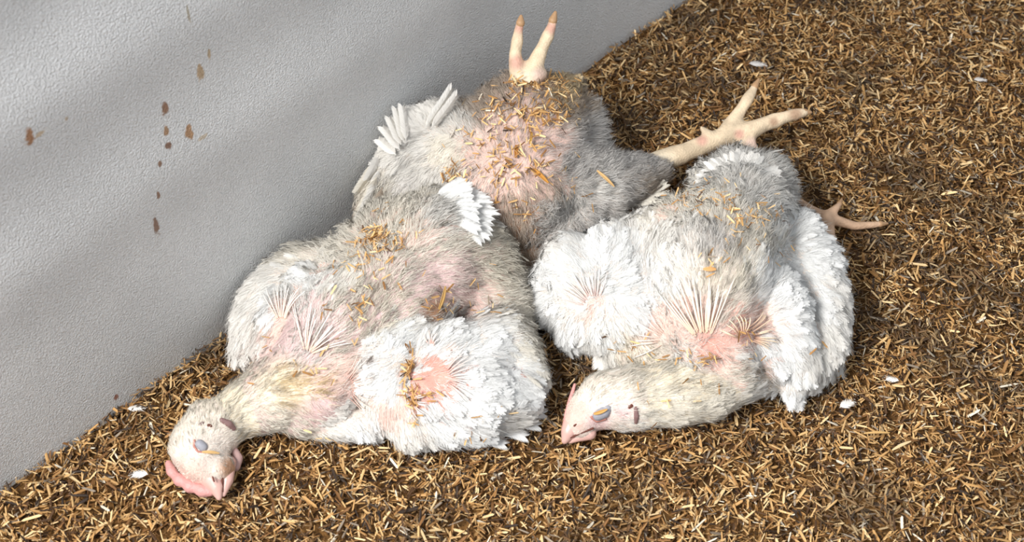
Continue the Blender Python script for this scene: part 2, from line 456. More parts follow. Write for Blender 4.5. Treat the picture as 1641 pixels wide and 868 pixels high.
    def groom(self, guides, n_feather=7000, n_hair=26000, jitter=9):
        """guides: (px,py, dx,dy, length cm, density 0..1, kind, colour key[, lift])"""
        gp = np.array([g[:2] for g in guides], float)
        gd = np.array([idir(g[2], g[3]) for g in guides])
        gl = np.array([g[4] for g in guides]) * .01; gden = np.array([g[5] for g in guides])
        gk = np.array([g[6] for g in guides]); gc = np.array([COL[g[7]] for g in guides])
        glift = np.array([g[8] if len(g) > 8 else .22 for g in guides])
        out = {}
        def field(p, nn):
            pr = project(p) + rng.normal(0, jitter, (len(p), 2))
            d2 = ((pr[:, None] - gp[None]) ** 2).sum(-1)
            near = d2.argmin(1)
            w = 1 / (d2 + 150) ** 2; w /= w.sum(1)[:, None]
            d = w @ gd
            d = d + rng.normal(0, .16, d.shape)
            d -= (d * nn).sum(1)[:, None] * nn
            d /= np.linalg.norm(d, axis=1)[:, None] + 1e-9
            return near, w, d
        p, nn = self.sample(n_feather); near, w, d = field(p, nn)
        keep = rng.random(len(p)) < gden[near] * np.where(gk[near] == 'd', .75, 1)
        p, nn, near, w, d = p[keep], nn[keep], near[keep], w[keep], d[keep]
        lift = glift[near] * rng.uniform(.25, 1.1, len(p)) * np.where(gk[near] == 'c', .62, .9)
        y = d * np.cos(lift)[:, None] + nn * np.sin(lift)[:, None]
        x = np.cross(y, nn); x /= np.linalg.norm(x, axis=1)[:, None]; z_ = np.cross(x, y)
        L = (w @ gl) * rng.uniform(.6, 1.15, len(p)) * np.where(gk[near] == 'c', .85, .95)
        col = (.5 * (w @ gc) + .5 * gc[near]) * rng.uniform(.93, 1.03, (len(p), 1))
        # keep feathers above the floor and off the wall
        tip = p + y * L[:, None]
        ok_ = (tip[:, 2] > .002) & (((tip - wa) @ wn) > ripple(tip[:, 2]) + .003)
        for kind in 'cd':
            m = (gk[near] == kind) & ok_
            if m.sum() == 0: continue
            out[kind] = stamp(kind, p[m], x[m], y[m], z_[m], L[m], np.clip(col[m], 0, .93), rng.uniform(.8, 1.25, m.sum()), nn[m])
        Vs, A3, A4, Cs, Ns = [], [], [], [], []; off = 0
        for kind in out:
            v, a3, a4, c, n_ = out[kind]; Ns.append(n_); Vs.append(v); A3.append(a3 + off); A4.append(a4 + off); Cs.append(c); off += len(v)
        o = link('plumage', np_mesh('plumage', np.vstack(Vs), [np.vstack(A3), np.vstack(A4)], np.vstack(Cs), nor=np.vstack(Ns)), M_feather, self.root)
        tag(o, kind='stuff')
        # fine down hairs
        p, nn = self.sample(n_hair); near, w, d = field(p, nn)
        keep = rng.random(len(p)) < (.1 + .9 * gden[near]); p, nn, near, w, d = p[keep], nn[keep], near[keep], w[keep], d[keep]
        lift = glift[near] * rng.uniform(.6, 2.4, len(p))
        y = d * np.cos(lift)[:, None] + nn * np.sin(lift)[:, None]
        L = (w @ gl) * rng.uniform(.35, 1.0, len(p))
        tip = p + y * L[:, None]
        ok_ = (tip[:, 2] > .002) & (((tip - wa) @ wn) > ripple(tip[:, 2]) + .003)
        p, nn, near, w, y, L = p[ok_], nn[ok_], near[ok_], w[ok_], y[ok_], L[ok_]
        col = np.clip((w @ gc) * rng.uniform(.88, 1.05, (len(p), 1)), 0, .93)
        v, a3, a4, c = strands(p, y, nn, L, rng.uniform(.00013, .00027, len(p)), col, .15)
        hn = np.repeat(nn + np.array([0, 0, .6]) + rng.normal(0, .22, nn.shape), 5, 0); hn /= np.linalg.norm(hn, axis=1)[:, None]
        o = link('down', np_mesh('down', v, [a3, a4], c, nor=hn), M_feather, self.root)
        tag(o, kind='stuff')
    def feather(self, name, base, tip, width, colr='W', parent=None, curl=.1, lift=0.0, nrm=None):
        """one separate feather between two (px,py,z) points"""
        b = P(*base) if len(base) == 3 else None; t = P(*tip)
        y = t - b; L = np.linalg.norm(y); y /= L
        up = np.array([0, -.35, 1.0]) if nrm is None else np.array(nrm, float)
        x = np.cross(y, up); x /= np.linalg.norm(x); z_ = np.cross(x, y)
        tv, t3, t4 = random.choice(TP['f'])
        wv = width * .01 / (.26 * L)
        v = b + tv[:, :1] * x * L * wv + tv[:, 1:2] * y * L + (tv[:, 2:] + .1 * tv[:, 1:2] ** 2 - curl * tv[:, 1:2] ** 2 ) * z_ * L
        c = np.tile(np.clip(COL[colr] * random.uniform(.95, 1.03), 0, .93), (len(v), 1))
        return link(name, np_mesh(name, v, [t3, t4], c), M_bare_feather, parent or self.root)
    def quills(self, items, name='pin_feathers', colr=(226, 214, 196), tipc=(246, 244, 240), rad=.055):
        """bare shafts: (px0,py0,px1,py1) from root to tip, lying on the surface"""
        V, F, Cc = [], [], []
        k = 5
        for (x0, y0, x1, y1) in items:
            h0 = self.hit(x0, y0); h1 = self.hit(x1, y1); hm = self.hit((x0 + x1) / 2, (y0 + y1) / 2)
            if h0 is None: continue
            p0 = h0[0] + h0[1] * .001
            p2 = (h1[0] + h1[1] * .005) if h1 is not None and np.linalg.norm(h1[0] - h0[0]) < .07 else p0 + idir(x1 - x0, y1 - y0) * math.hypot(x1 - x0, y1 - y0) / FPX * DIST
            p1 = (p0 + p2) / 2 + h0[1] * .004
            if hm is not None and np.linalg.norm(hm[0] - h0[0]) < .05: p1 = .4 * p1 + .6 * (hm[0] + hm[1] * .006)
            b = len(V); N_ = 6
            for i in range(N_):
                t = i / (N_ - 1); q_ = (1 - t) ** 2 * p0 + 2 * t * (1 - t) * (2 * p1 - .5 * p0 - .5 * p2) + t * t * p2
                dd = p2 - p0; dd = dd / (np.linalg.norm(dd) + 1e-9)
                s = np.cross(dd, h0[1]); s /= np.linalg.norm(s) + 1e-9; u_ = np.cross(s, dd)
                r = rad * .0075 * (1.25 - .35 * t) * (1 if i < N_ - 1 else .25)
                for j in range(k):
                    a = 2 * math.pi * j / k; V.append(q_ + (s * math.cos(a) + u_ * math.sin(a)) * r)
                    cc = np.array(lin(colr)) * (1 - t) + np.array(lin(tipc)) * t; Cc.append(cc)
            for i in range(N_ - 1):
                for j in range(k): F.append((b + i * k + j, b + i * k + (j + 1) % k, b + (i + 1) * k + (j + 1) % k, b + (i + 1) * k + j))
        if not V: return
        return link(name, np_mesh(name, np.array(V), [F], np.array(Cc), True), M_quill, self.root)

def fan(cx, cy, a0, a1, n, r0, r1, jit=3, seed=1):
    r = random.Random(seed); out = []
    for i in range(n):
        a = math.radians(a0 + (a1 - a0) * i / max(1, n - 1) + r.uniform(-jit, jit))
        k0 = r0 * r.uniform(.85, 1.1); k1 = r1 * r.uniform(.8, 1.12)
        out.append((cx + math.cos(a) * k0, cy - math.sin(a) * k0, cx + math.cos(a) * k1, cy - math.sin(a) * k1))
    return out

def solid_skin(name, pts, material, parent, sub=2):
    """tapering closed tube / lump through (x,y,z,r) world points, grown by overlapping spheres and remeshed"""
    bm = bmesh.new()
    for (p0, r0), (p1, r1) in zip(pts, pts[1:]):
        n = max(1, int(np.linalg.norm(np.array(p1) - np.array(p0)) / (.3 * min(r0, r1))))
        for i in range(n + 1):
            t = i / n; c = np.array(p0) * (1 - t) + np.array(p1) * t
            bmesh.ops.create_icosphere(bm, subdivisions=2, radius=1, matrix=Matrix.Translation(c) @ Matrix.Scale(r0 * (1 - t) + r1 * t, 4))
    me = bpy.data.meshes.new('tmp'); bm.to_mesh(me); bm.free()
    o = bpy.data.objects.new('tmp', me); C.objects.link(o)
    rm = o.modifiers.new('r', 'REMESH'); rm.mode = 'VOXEL'; rm.voxel_size = max(.0006, min(r for _, r in pts) * .35)
    sm = o.modifiers.new('s', 'SMOOTH'); sm.iterations = 3
    dg = bpy.context.evaluated_depsgraph_get(); dg.update()
    me2 = bpy.data.meshes.new_from_object(o.evaluated_get(dg)); bpy.data.objects.remove(o)
    me2.polygons.foreach_set('use_smooth', np.ones(len(me2.polygons), dtype=bool)); me2.materials.clear()
    return link(name, me2, material, parent)

def on(bird, px, py, up=0.0):
    h = bird.hit(px, py)
    if h is None: return P(px, py, 2.0)
    return h[0] + h[1] * up * .01

def lump(name, bird, pts, material, parent=None):
    """pts (px,py,offset cm above surface,radius cm)"""
    return solid_skin(name, [(on(bird, a, b, c), r * .01) for a, b, c, r in pts], material, parent or bird.root)
def lumpz(name, pts, material, parent):
    return solid_skin(name, [(P(a, b, c), r * .01) for a, b, c, r in pts], material, parent)

#BIRDS
# ================================================================ bird by the camera, head at lower left
A = Bird('dead white chicken at the lower left with a pink comb, head resting on the husks', P(600, 560, 0))
A.chain([(690, 420, 6.5, 7.2), (640, 405, 6, 5.9), (590, 445, 6, 5.6)], 'pink')
A.chain([(735, 420, 5.6, 6.0), (765, 450, 4.6, 4.8), (800, 500, 3.2, 3.2)], 'pink')
A.chain([(640, 470, 6, 6.6), (560, 520, 5.5, 6.2), (500, 590, 4.2, 4.7), (450, 630, 3.5, 4.1), (415, 645, 3.1, 3.5)], 'mauve')
A.chain([(415, 645, 3.1, 3.5), (378, 662, 3.0, 2.9), (345, 690, 3.0, 3.0)], 'cream')
A.chain([(338, 690, 3.0, 3.4), (318, 715, 3.0, 3.3), (325, 735, 2.9, 2.8), (345, 752, 2.4, 1.9)], 'pale', step=.2)          # head
A.chain([(650, 362, 6.5, 3.0), (690, 345, 7.4, 2.9), (716, 332, 9.4, 2.2)], 'cream')                                       # rump
A.chain([(555, 428, 5.6, 3.0), (490, 430, 5.5, 3.0), (432, 465, 5.0, 3.1), (405, 520, 3.6, 2.6), (398, 560, 2.6, 2.2)], 'pale')   # wing against the wall
A.chain([(500, 470, 6, 3.4), (460, 520, 5, 3.4), (450, 570, 4, 3.2)], 'pink')
A.chain([(560, 560, 5, 4.4), (520, 630, 3.8, 3.6), (480, 665, 2.4, 2.4)], 'mauve')
A.chain([(590, 680, 1.8, 2.0), (540, 680, 1.6, 1.6), (500, 685, 1.2, 1.2)], 'pale')
# folded wing lying toward the camera
A.chain([(625, 565, 6, 3.6), (650, 545, 6.4, 3.0), (668, 530, 6.4, 2.2)], 'pale')
A.chain([(615, 600, 5, 3.6), (640, 650, 3.6, 3.4), (660, 680, 2.6, 2.9)], 'pale')
A.chain([(720, 580, 5.6, 4.3), (770, 570, 5.4, 4.1), (815, 580, 4.2, 3.4)], 'pale')
A.chain([(700, 630, 4.6, 4.0), (760, 630, 4.6, 4.5), (812, 630, 3.4, 3.6)], 'red')
A.chain([(690, 672, 2.8, 3.1), (750, 672, 2.6, 3.0), (800, 660, 2.2, 2.6)], 'pale')
A.chain([(828, 560, 3.2, 2.4), (838, 600, 2.4, 1.9)], 'pale')
A.chain([(790, 560, 5.0, 4.2), (826, 605, 3.2, 3.3), (812, 650, 2.6, 2.9)], 'pale')
A.build()
A.paint([(700, 590, 42, 'red'), (665, 620, 34, 'red'), (625, 660, 38, 'pink'), (500, 655, 42, 'mauve'), (560, 600, 45, 'pink'), (720, 440, 70, 'mauve'),
         (410, 580, 40, 'mauve'), (300, 770, 40, 'pink'), (450, 620, 50, 'cream'), (370, 750, 22, 'brown'), (700, 500, 25, 'brown')])  # brown between belly and wing: the cavity's shade put into the skin colour
gA = [  # px,py,dx,dy,len,density,kind,colour,lift
    # head and neck
    (300, 715, -6, -10, .8, .7, 'd', 'C', .25), (318, 680, -3, -10, .9, .9, 'd', 'C', .25), (345, 660, -2, -8, 1.0, .9, 'd', 'c', .25), (285, 750, -5, 3, .5, .3, 'd', 'C', .2),
    (345, 715, 8, -3, .6, .5, 'd', 'w', .2), (325, 755, 2, 6, .4, .3, 'd', 'C', .2), (375, 645, 6, -6, 1.3, .9, 'd', 'c', .3), (395, 690, 8, 0, 1.3, .8, 'd', 'C', .3), (360, 690, 8, -4, .8, .6, 'd', 'C', .25), (370, 745, 2, 4, .3, .12, 'd', 'B', .2),
    (415, 620, 6, -6, 1.4, .6, 'd', 'c', .35), (430, 660, 10, 2, 1.5, .9, 'd', 'C', .3), (460, 620, 8, -2, 1.5, .7, 'd', 'Y', .35), (500, 620, 8, 0, 1.5, .6, 'd', 'Y', .35),
    (500, 655, 4, 6, 1.2, .14, 'd', 'P', .3), (540, 625, 6, -4, 1.2, .25, 'd', 'P', .3), (470, 690, 6, 3, 1.6, .9, 'd', 'C', .3), (540, 680, 8, 2, 1.8, .95, 'c', 'w', .2), (575, 690, 5, 5, 1.8, .9, 'c', 'W', .2),
    # wing against the wall
    (400, 480, -6, 8, 2.2, .95, 'c', 'w', .2), (385, 545, -2, 8, 2.2, .95, 'c', 'w', .2), (430, 440, -8, 4, 2.2, .95, 'c', 'w', .2), (480, 410, -8, 0, 2.0, .9, 'd', 'C', .3),
    (490, 445, -6, -3, 2.2, 1, 'c', 'W', .2), (440, 480, -4, 5, 2.2, .9, 'c', 'W', .2), (530, 450, 4, -5, 2.0, .9, 'c', 'w', .25), (470, 490, -2, -8, 1.8, .35, 'd', 'w', .35), (450, 530, -3, 6, 1.5, .15, 'd', 'P', .3),
    (420, 570, -4, 6, 1.6, .25, 'd', 'P', .3), (510, 520, 4, -8, 1.8, .4, 'd', 'w', .4), (540, 490, 6, -6, 1.8, .7, 'd', 'C', .4), (490, 570, 3, -5, 1.5, .5, 'd', 'w', .4), (540, 560, 6, -3, 1.6, .6, 'd', 'C', .4),
    # belly
    (600, 400, -4, -8, 1.9, .85, 'd', 'C', .4), (560, 400, -8, -4, 2.0, .9, 'd', 'C', .4), (640, 370, 0, -8, 2.0, .9, 'd', 'C', .4), (600, 470, 3, -6, 1.7, .75, 'd', 'c', .4), (650, 430, 6, -4, 1.8, .7, 'd', 'C', .4),
    (700, 400, 8, -3, 1.8, .7, 'd', 'C', .4), (690, 440, 8, -2, 1.6, .35, 'd', 'P', .35), (740, 440, 8, 0, 1.6, .45, 'd', 'P', .35), (790, 430, 8, 2, 2.0, .9, 'd', 'c', .45), (770, 390, 8, -3, 2.0, .9, 'd', 'c', .45),
    (640, 500, 4, -3, 1.6, .7, 'd', 'c', .35), (590, 520, 3, -5, 1.6, .7, 'd', 'c', .4), (740, 490, 8, 4, 1.6, .4, 'd', 'P', .35), (820, 480, 8, -1, 2.2, .9, 'd', 'C', .5), (700, 490, 3, 3, 1.0, .2, 'd', 'M', .3), (850, 520, 8, 2, 2.2, .9, 'd', 'C', .4),  # sparse brown down at the belly-wing cavity carries its shade as colour
    (690, 340, 8, -6, 2.0, 1, 'd', 'w', .4), (660, 320, -2, -8, 1.8, .9, 'd', 'C', .4), (740, 350, 8, 0, 2.0, .9, 'd', 'w', .3), (570, 580, 5, -2, 1.4, .4, 'd', 'P', .4),
    # front wing
    (640, 535, 6, -4, 2.2, 1, 'c', 'W', .15), (610, 570, -7, 2, 2.2, 1, 'c', 'W', .18), (600, 610, -7, 3, 2.0, .9, 'c', 'W', .18), (650, 575, 4, -4, 2.0, 1, 'c', 'W', .15), (590, 640, -5, 6, 1.6, .5, 'c', 'w', .2), (640, 610, -3, 5, 1.8, .8, 'c', 'W', .18),
    (700, 590, 8, -2, 1.0, .06, 'd', 'P', .3), (670, 620, 6, 6, 1.0, .08, 'd', 'P', .3), (735, 590, 9, -1, 1.8, .7, 'c', 'W', .25), (700, 545, 6, -6, 2.4, 1, 'c', 'W', .15), (740, 540, 6, -5, 2.4, 1, 'c', 'W', .15), (790, 545, 8, -2, 2.4, 1, 'c', 'W', .18),
    (780, 590, 9, 0, 2.6, 1, 'c', 'W', .15), (830, 590, 9, 2, 2.6, 1, 'c', 'W', .12), (760, 640, 9, 3, 2.6, 1, 'c', 'W', .15), (820, 640, 9, 1, 2.6, 1, 'c', 'W', .12), (700, 650, 6, 6, 2.0, .85, 'c', 'W', .18), (715, 690, 6, 4, 2.4, 1, 'c', 'W', .15),
    (660, 700, 2, 7, 1.8, .7, 'c', 'w', .2), (625, 660, 0, 8, 1.3, .2, 'd', 'P', .25), (635, 690, 0, 8, 1.6, .5, 'c', 'w', .2), (770, 690, 9, 2, 2.4, 1, 'c', 'W', .15), (810, 680, 9, 2, 2.6, 1, 'c', 'w', .2), (850, 560, 8, 3, 2.4, .9, 'c', 'C', .3)]
A.groom(gA, 9500, 85000)
A.finish()
A.quills(fan(705, 605, 55, -45, 17, 18, 58, 4, 1) + fan(690, 560, 100, 40, 7, 8, 26, 5, 2) + fan(655, 640, 20, -60, 9, 8, 34, 6, 3), 'pin_feathers', (216, 168, 156), (246, 240, 234), .07)
A.quills(fan(450, 520, 120, 45, 13, 12, 62, 4, 4) + fan(490, 570, 100, 15, 14, 10, 78, 7, 5), 'pin_feathers', (232, 196, 176), (248, 246, 242), .08)
A.quills(fan(545, 620, 60, -50, 16, 22, 60, 5, 6), 'pin_feathers', (214, 172, 160), (240, 226, 212), .06)
# tail fan
def tail_fan(bird, root, specs, width, colr='W'):
    """specs: list of tips; the first feather carries the tail's name, the others hang on it"""
    t0 = None
    for i, (bx, by, bz, tx, ty, tz) in enumerate(specs):
        f = bird.feather('tail' if t0 is None else 'tail_feather', (bx, by, bz), (tx, ty, tz), width * random.uniform(.9, 1.1), colr, None if t0 is None else t0)
        if t0 is None: t0 = f
    return t0
sp = []
for i in range(15):
    t = i / 14; a = math.radians(48 - 100 * t)
    bx, by = 700 + 34 * t, 312 + 44 * t
    r_ = 62 + 12 * math.sin(math.pi * t) + random.uniform(-6, 6)
    sp.append((bx, by, 12.0, bx + math.cos(a) * r_, by - math.sin(a) * r_ * .62, 12.2 + .6 * random.random()))
for i in range(9):
    t = i / 8; a = math.radians(40 - 80 * t)
    bx, by = 716 + 14 * t, 320 + 28 * t; r_ = 44 + random.uniform(-5, 5)
    sp.append((bx - 8, by, 12.6, bx + math.cos(a) * r_, by - math.sin(a) * r_ * .7, 13.2 + .4 * random.random()))
tail_fan(A, A.root, sp, 1.0)
# flight feathers of the front wing, lower right
w0 = None
for bx, by, tx, ty, wd_, cc in [(790, 640, 868, 640, 1.5, 'w'), (785, 652, 876, 660, 1.5, 'W'), (780, 664, 866, 680, 1.4, 'W'), (770, 676, 845, 698, 1.4, 'W'), (740, 690, 812, 711, 1.3, 'W'), (795, 610, 868, 606, 1.6, 'w'), (800, 585, 872, 572, 1.6, 'w')]:
    f = A.feather('flight_feathers' if w0 is None else 'flight_feather', (bx, by, 2.6), (tx, ty, 1.3), wd_, cc, w0)
    w0 = w0 or f
for bx, by, tx, ty, z_ in [(452, 420, 392, 470, 5.5), (430, 440, 380, 505, 4.6), (412, 470, 374, 540, 3.8), (405, 500, 376, 566, 3.0), (402, 525, 384, 588, 2.4)]:
    A.feather('flight_feather', (bx, by, z_ + 1.5), (tx, ty, z_), 1.5, 'w', w0)
# face
cb = lump('comb', A, [(270, 742, -.2, .36), (275, 755, -.15, .55), (281, 762, -.05, .44), (288, 769, -.1, .66), (296, 773, .0, .5), (305, 779, -.1, .7), (314, 781, .0, .52), (324, 786, -.15, .66), (338, 787, -.3, .5)], M_comb)
bk = lumpz('beak', [(324, 756, 2.4, 1.1), (340, 768, 2.5, 1.05), (347, 780, 2.3, .78), (351, 797, 1.9, .3)], M_beak, A.root)
lumpz('lower_beak', [(366, 742, 2.4, .8), (364, 768, 2.3, .66), (358, 792, 1.8, .26)], M_beak, bk)
lumpz('mouth_line', [(352, 740, 3.6, .12), (356, 762, 3.1, .15), (356, 787, 2.3, .11)], M_mouth, bk)
lumpz('nostril', [(341, 764, 3.75, .1), (343, 771, 3.6, .09)], M_mouth, bk)
lumpz('wattle', [(376, 722, 2.2, .4), (381, 734, 1.9, .55), (378, 748, 1.6, .45)], M_wattle, A.root)
ey = lump('eye', A, [(320, 711, -.12, .52), (326, 716, -.12, .52)], M_lid)
lump('eye_rim', A, [(312, 705, .0, .13), (311, 715, .0, .13), (317, 723, .0, .12), (329, 725, .0, .1)], M_rim, ey)
ea = lump('ear', A, [(355, 673, .05, .26), (366, 679, .1, .36), (374, 686, .05, .26)], M_ear)
lump('ear_opening', A, [(334, 681, -.02, .17), (338, 682, -.02, .17)], M_mouth, ea)
lump('ear_opening', A, [(321, 680, -.02, .19), (325, 677, -.02, .17)], M_ear, ea)

# ================================================================ right bird
B = Bird('dead white chicken at the right, head low on the litter and fluffy tail pointing away', P(1120, 520, 0))
B.chain([(1130, 450, 7.5, 7.6), (1150, 400, 7.5, 7.0), (1185, 350, 7.0, 5.8)], 'pale')
B.chain([(1185, 350, 7.0, 4.8), (1188, 315, 6.8, 4.2), (1188, 292, 6.8, 3.4)], 'pale')
B.chain([(1155, 300, 6.6, 3.3), (1180, 282, 6.8, 3.2), (1220, 288, 6.6, 3.2), (1236, 308, 6.2, 2.8)], 'pale')
B.chain([(1100, 405, 7.3, 6.2), (1050, 410, 6.6, 5.2), (1010, 420, 5.8, 4.6)], 'pale')
B.chain([(1130, 500, 6.5, 6.2), (1140, 550, 5.4, 5.0), (1165, 585, 4.2, 4.0)], 'pink')
B.chain([(930, 440, 5.6, 4.6), (960, 490, 5, 5.0), (935, 510, 3.6, 3.8)], 'pale')
B.chain([(990, 430, 6.4, 5.0), (1010, 500, 5.4, 4.6), (980, 520, 3.6, 3.6)], 'pale')
B.chain([(895, 450, 4.4, 3.0), (890, 490, 3.2, 2.4), (925, 540, 1.8, 1.8)], 'pale')
B.chain([(1060, 520, 5, 4.2), (1050, 560, 3.8, 3.2), (990, 560, 2.2, 2.0)], 'pale')
B.chain([(1180, 600, 3.2, 3.4), (1120, 622, 3.2, 3.8), (1070, 632, 3.2, 3.6), (1020, 640, 3.2, 3.3)], 'cream')
B.chain([(1180, 600, 3.2, 3.4), (1215, 610, 2.4, 2.0), (1235, 612, 1.8, 1.1)], 'cream')
B.chain([(1015, 640, 3.2, 3.5), (975, 640, 3.1, 3.3), (945, 655, 2.6, 2.5), (930, 675, 2.0, 1.8)], 'pale', step=.2)
B.chain([(1270, 380, 5, 3.4), (1300, 430, 5, 3.4), (1318, 490, 4.4, 3.0), (1316, 550, 3.4, 2.8), (1300, 595, 2.4, 2.0)], 'pale')
B.chain([(1215, 455, 7.5, 3.6), (1245, 500, 6.4, 3.6), (1262, 545, 5, 3.4), (1280, 580, 3.6, 2.8)], 'pale')
B.chain([(1215, 540, 5.4, 3.2), (1230, 575, 4.0, 2.8)], 'pink')
B.chain([(1240, 430, 5.0, 3.4), (1285, 500, 3.6, 3.0)], 'pale')
B.chain([(1267, 585, 2.8, 1.7), (1270, 618, 1.7, 1.5)], 'pale')
B.chain([(1290, 420, 3.2, 2.0), (1325, 392, 1.6, 1.2)], 'shank', False)  # leg and foot in shade, painted by a darker skin colour
B.chain([(1325, 392, 1.5, 1.0), (1328, 365, 1.5, .75), (1322, 348, 1.6, .85)], 'shank', False, .22)
B.chain([(1322, 348, 1.5, .75), (1370, 362, 1.2, .55), (1412, 359, 1.0, .4)], 'shank', False, .25)
B.chain([(1322, 348, 1.5, .7), (1298, 335, 1.3, .55), (1282, 322, 1.1, .4)], 'shank', False, .25)
B.chain([(1322, 348, 1.5, .7), (1338, 336, 1.9, .5), (1346, 326, 2.0, .36)], 'shank', False, .25)
B.build()
B.paint([(1195, 520, 32, 'red'), (1140, 560, 36, 'red'), (1070, 345, 30, 'pink'), (945, 490, 30, 'pink'), (1035, 520, 30, 'pink'), (920, 670, 30, 'pink'), (960, 675, 22, 'mauve'), (1000, 655, 20, 'mauve'), (1215, 500, 24, 'pink')])
gB = [
    (925, 630, -5, -6, .7, .8, 'd', 'C', .2), (960, 615, 6, -5, .9, .95, 'd', 'C', .2), (925, 665, -2, 2, .3, .1, 'd', 'C', .2), (960, 680, 6, 2, .5, .3, 'd', 'P', .2), (990, 660, 6, 0, .6, .35, 'd', 'w', .2), (1000, 630, 8, -3, 1.1, .95, 'd', 'C', .25),
    (1040, 640, 9, 0, 1.6, 1, 'd', 'C', .25), (1000, 690, 9, 0, 1.0, .9, 'd', 'w', .2), (1080, 665, 9, -1, 1.8, 1, 'c', 'C', .2), (1150, 655, 9, -4, 1.8, 1, 'c', 'C', .2), (1210, 625, 9, -3, 1.6, .9, 'c', 'w', .2), (1120, 620, 9, -2, 1.6, .8, 'd', 'c', .3),
    (1080, 600, 7, -3, 1.5, .8, 'd', 'c', .3), (1030, 600, 5, -5, 1.4, .9, 'd', 'C', .3), (1180, 600, 9, -2, 1.5, .7, 'd', 'C', .3), (1215, 600, 9, 1, 1.4, .7, 'd', 'B', .3),
    (960, 560, -1, 8, 1.8, .9, 'c', 'w', .3), (990, 545, 4, 6, 1.6, .7, 'd', 'c', .35), (1030, 560, 6, 4, 1.6, .7, 'd', 'c', .35), (1090, 575, 8, 2, 1.8, .8, 'd', 'w', .3),
    # left wing
    (900, 400, -6, -5, 2.2, 1, 'c', 'w', .2), (950, 370, -4, -6, 2.2, 1, 'c', 'W', .2), (1000, 350, -2, -6, 2.2, 1, 'c', 'w', .25), (880, 440, -8, 0, 2.2, 1, 'c', 'W', .2), (875, 500, -8, 3, 2.2, 1, 'c', 'W', .2), (905, 540, -4, 7, 2.2, 1, 'c', 'W', .2),
    (925, 470, -5, -4, 1.4, .5, 'c', 'w', .25), (950, 505, -3, 5, 1.4, .5, 'c', 'w', .25), (980, 450, 6, -2, 2.2, 1, 'c', 'W', .15), (1010, 490, 6, 5, 2.2, 1, 'c', 'W', .15), (970, 535, 3, 7, 2.2, 1, 'c', 'W', .18), (940, 420, -5, -5, 2.2, 1, 'c', 'W', .2), (1000, 410, 2, -6, 2.2, 1, 'c', 'W', .2),
    (1035, 530, 6, 6, 1.4, .3, 'd', 'P', .3), (1050, 390, 5, -5, 2.0, .9, 'c', 'w', .25),
    # belly and vent
    (1060, 345, -6, -4, 1.7, .6, 'd', 'C', .35), (1100, 330, -2, -8, 1.8, .9, 'd', 'C', .4), (1150, 330, 0, -8, 1.8, .9, 'd', 'C', .4), (1200, 360, 4, -6, 1.8, .8, 'd', 'C', .4), (1100, 380, 0, -8, 1.8, .85, 'd', 'w', .4), (1080, 440, -6, -5, 2.0, .9, 'c', 'w', .25),
    (1100, 480, -3, -8, 1.8, .35, 'd', 'w', .4), (1140, 450, 1, -8, 1.9, .6, 'd', 'c', .4), (1180, 440, 3, -6, 1.9, .7, 'd', 'c', .4), (1130, 530, 1, -8, 1.5, .22, 'd', 'P', .4), (1170, 500, 4, -6, 1.6, .6, 'd', 'C', .4), (1195, 530, 6, -3, 1.0, .12, 'd', 'P', .3), (1140, 575, 2, 3, 1.2, .4, 'd', 'P', .3),
    (1040, 460, 4, -4, 2.0, .95, 'c', 'W', .2), (1150, 400, 1, -8, 1.9, .8, 'd', 'G', .4), (1210, 400, 4, -7, 1.8, .8, 'd', 'C', .4),
    # tail fluff
    (1160, 260, -4, -8, 1.9, 1, 'd', 'w', .5), (1200, 245, 3, -8, 1.9, 1, 'd', 'w', .5), (1130, 290, -8, -3, 1.9, 1, 'd', 'w', .5), (1240, 270, 8, -4, 1.9, 1, 'd', 'w', .5), (1255, 315, 9, 2, 1.9, 1, 'd', 'w', .45), (1190, 290, 2, -8, 1.9, 1, 'd', 'w', .4), (1120, 310, -8, 0, 1.8, .9, 'd', 'C', .4), (1220, 320, 5, -3, 1.8, 1, 'd', 'w', .4),
    # right wing
    (1270, 350, 5, -6, 2.2, 1, 'c', 'W', .15), (1310, 400, 7, 1, 2.4, 1, 'c', 'W', .15), (1340, 460, 6, 6, 2.4, 1, 'c', 'w', .15), (1345, 530, 3, 8, 2.4, 1, 'c', 'w', .15), (1325, 590, -1, 8, 2.2, 1, 'c', 'w', .15), (1270, 420, 6, 5, 2.4, 1, 'c', 'W', .15), (1300, 470, 6, 7, 2.4, 1, 'c', 'W', .15),
    (1225, 440, 3, -8, 2.2, 1, 'c', 'W', .18), (1250, 480, 6, -4, 2.2, 1, 'c', 'W', .15), (1270, 530, 7, 5, 2.2, 1, 'c', 'W', .15), (1225, 515, 8, 0, 1.4, .35, 'd', 'P', .3), (1220, 560, 4, 6, 2.0, 1, 'c', 'W', .15), (1250, 570, 5, 6, 2.0, 1, 'c', 'W', .15), (1270, 610, 0, 9, 2.2, 1, 'c', 'W', .12), (1300, 570, 3, 8, 2.2, 1, 'c', 'w', .2)]
B.groom(gB, 9500, 85000)
B.finish()
B.quills(fan(1130, 560, 128, 70, 22, 30, 110, 5, 11), 'pin_feathers', (222, 186, 160), (242, 238, 226), .1)
B.quills(fan(1190, 540, 60, -25, 13, 18, 52, 5, 12) + fan(1190, 545, 160, 80, 8, 10, 40, 6, 14), 'pin_feathers', (216, 174, 150), (240, 222, 192), .08)
B.quills(fan(955, 495, 165, 75, 15, 22, 62, 4, 13), 'pin_feathers', (206, 176, 168), (244, 240, 236), .07)
B.quills(fan(1075, 545, 200, 130, 9, 20, 60, 6, 15), 'pin_feathers', (220, 188, 172), (246, 242, 238), .07)
w0 = None
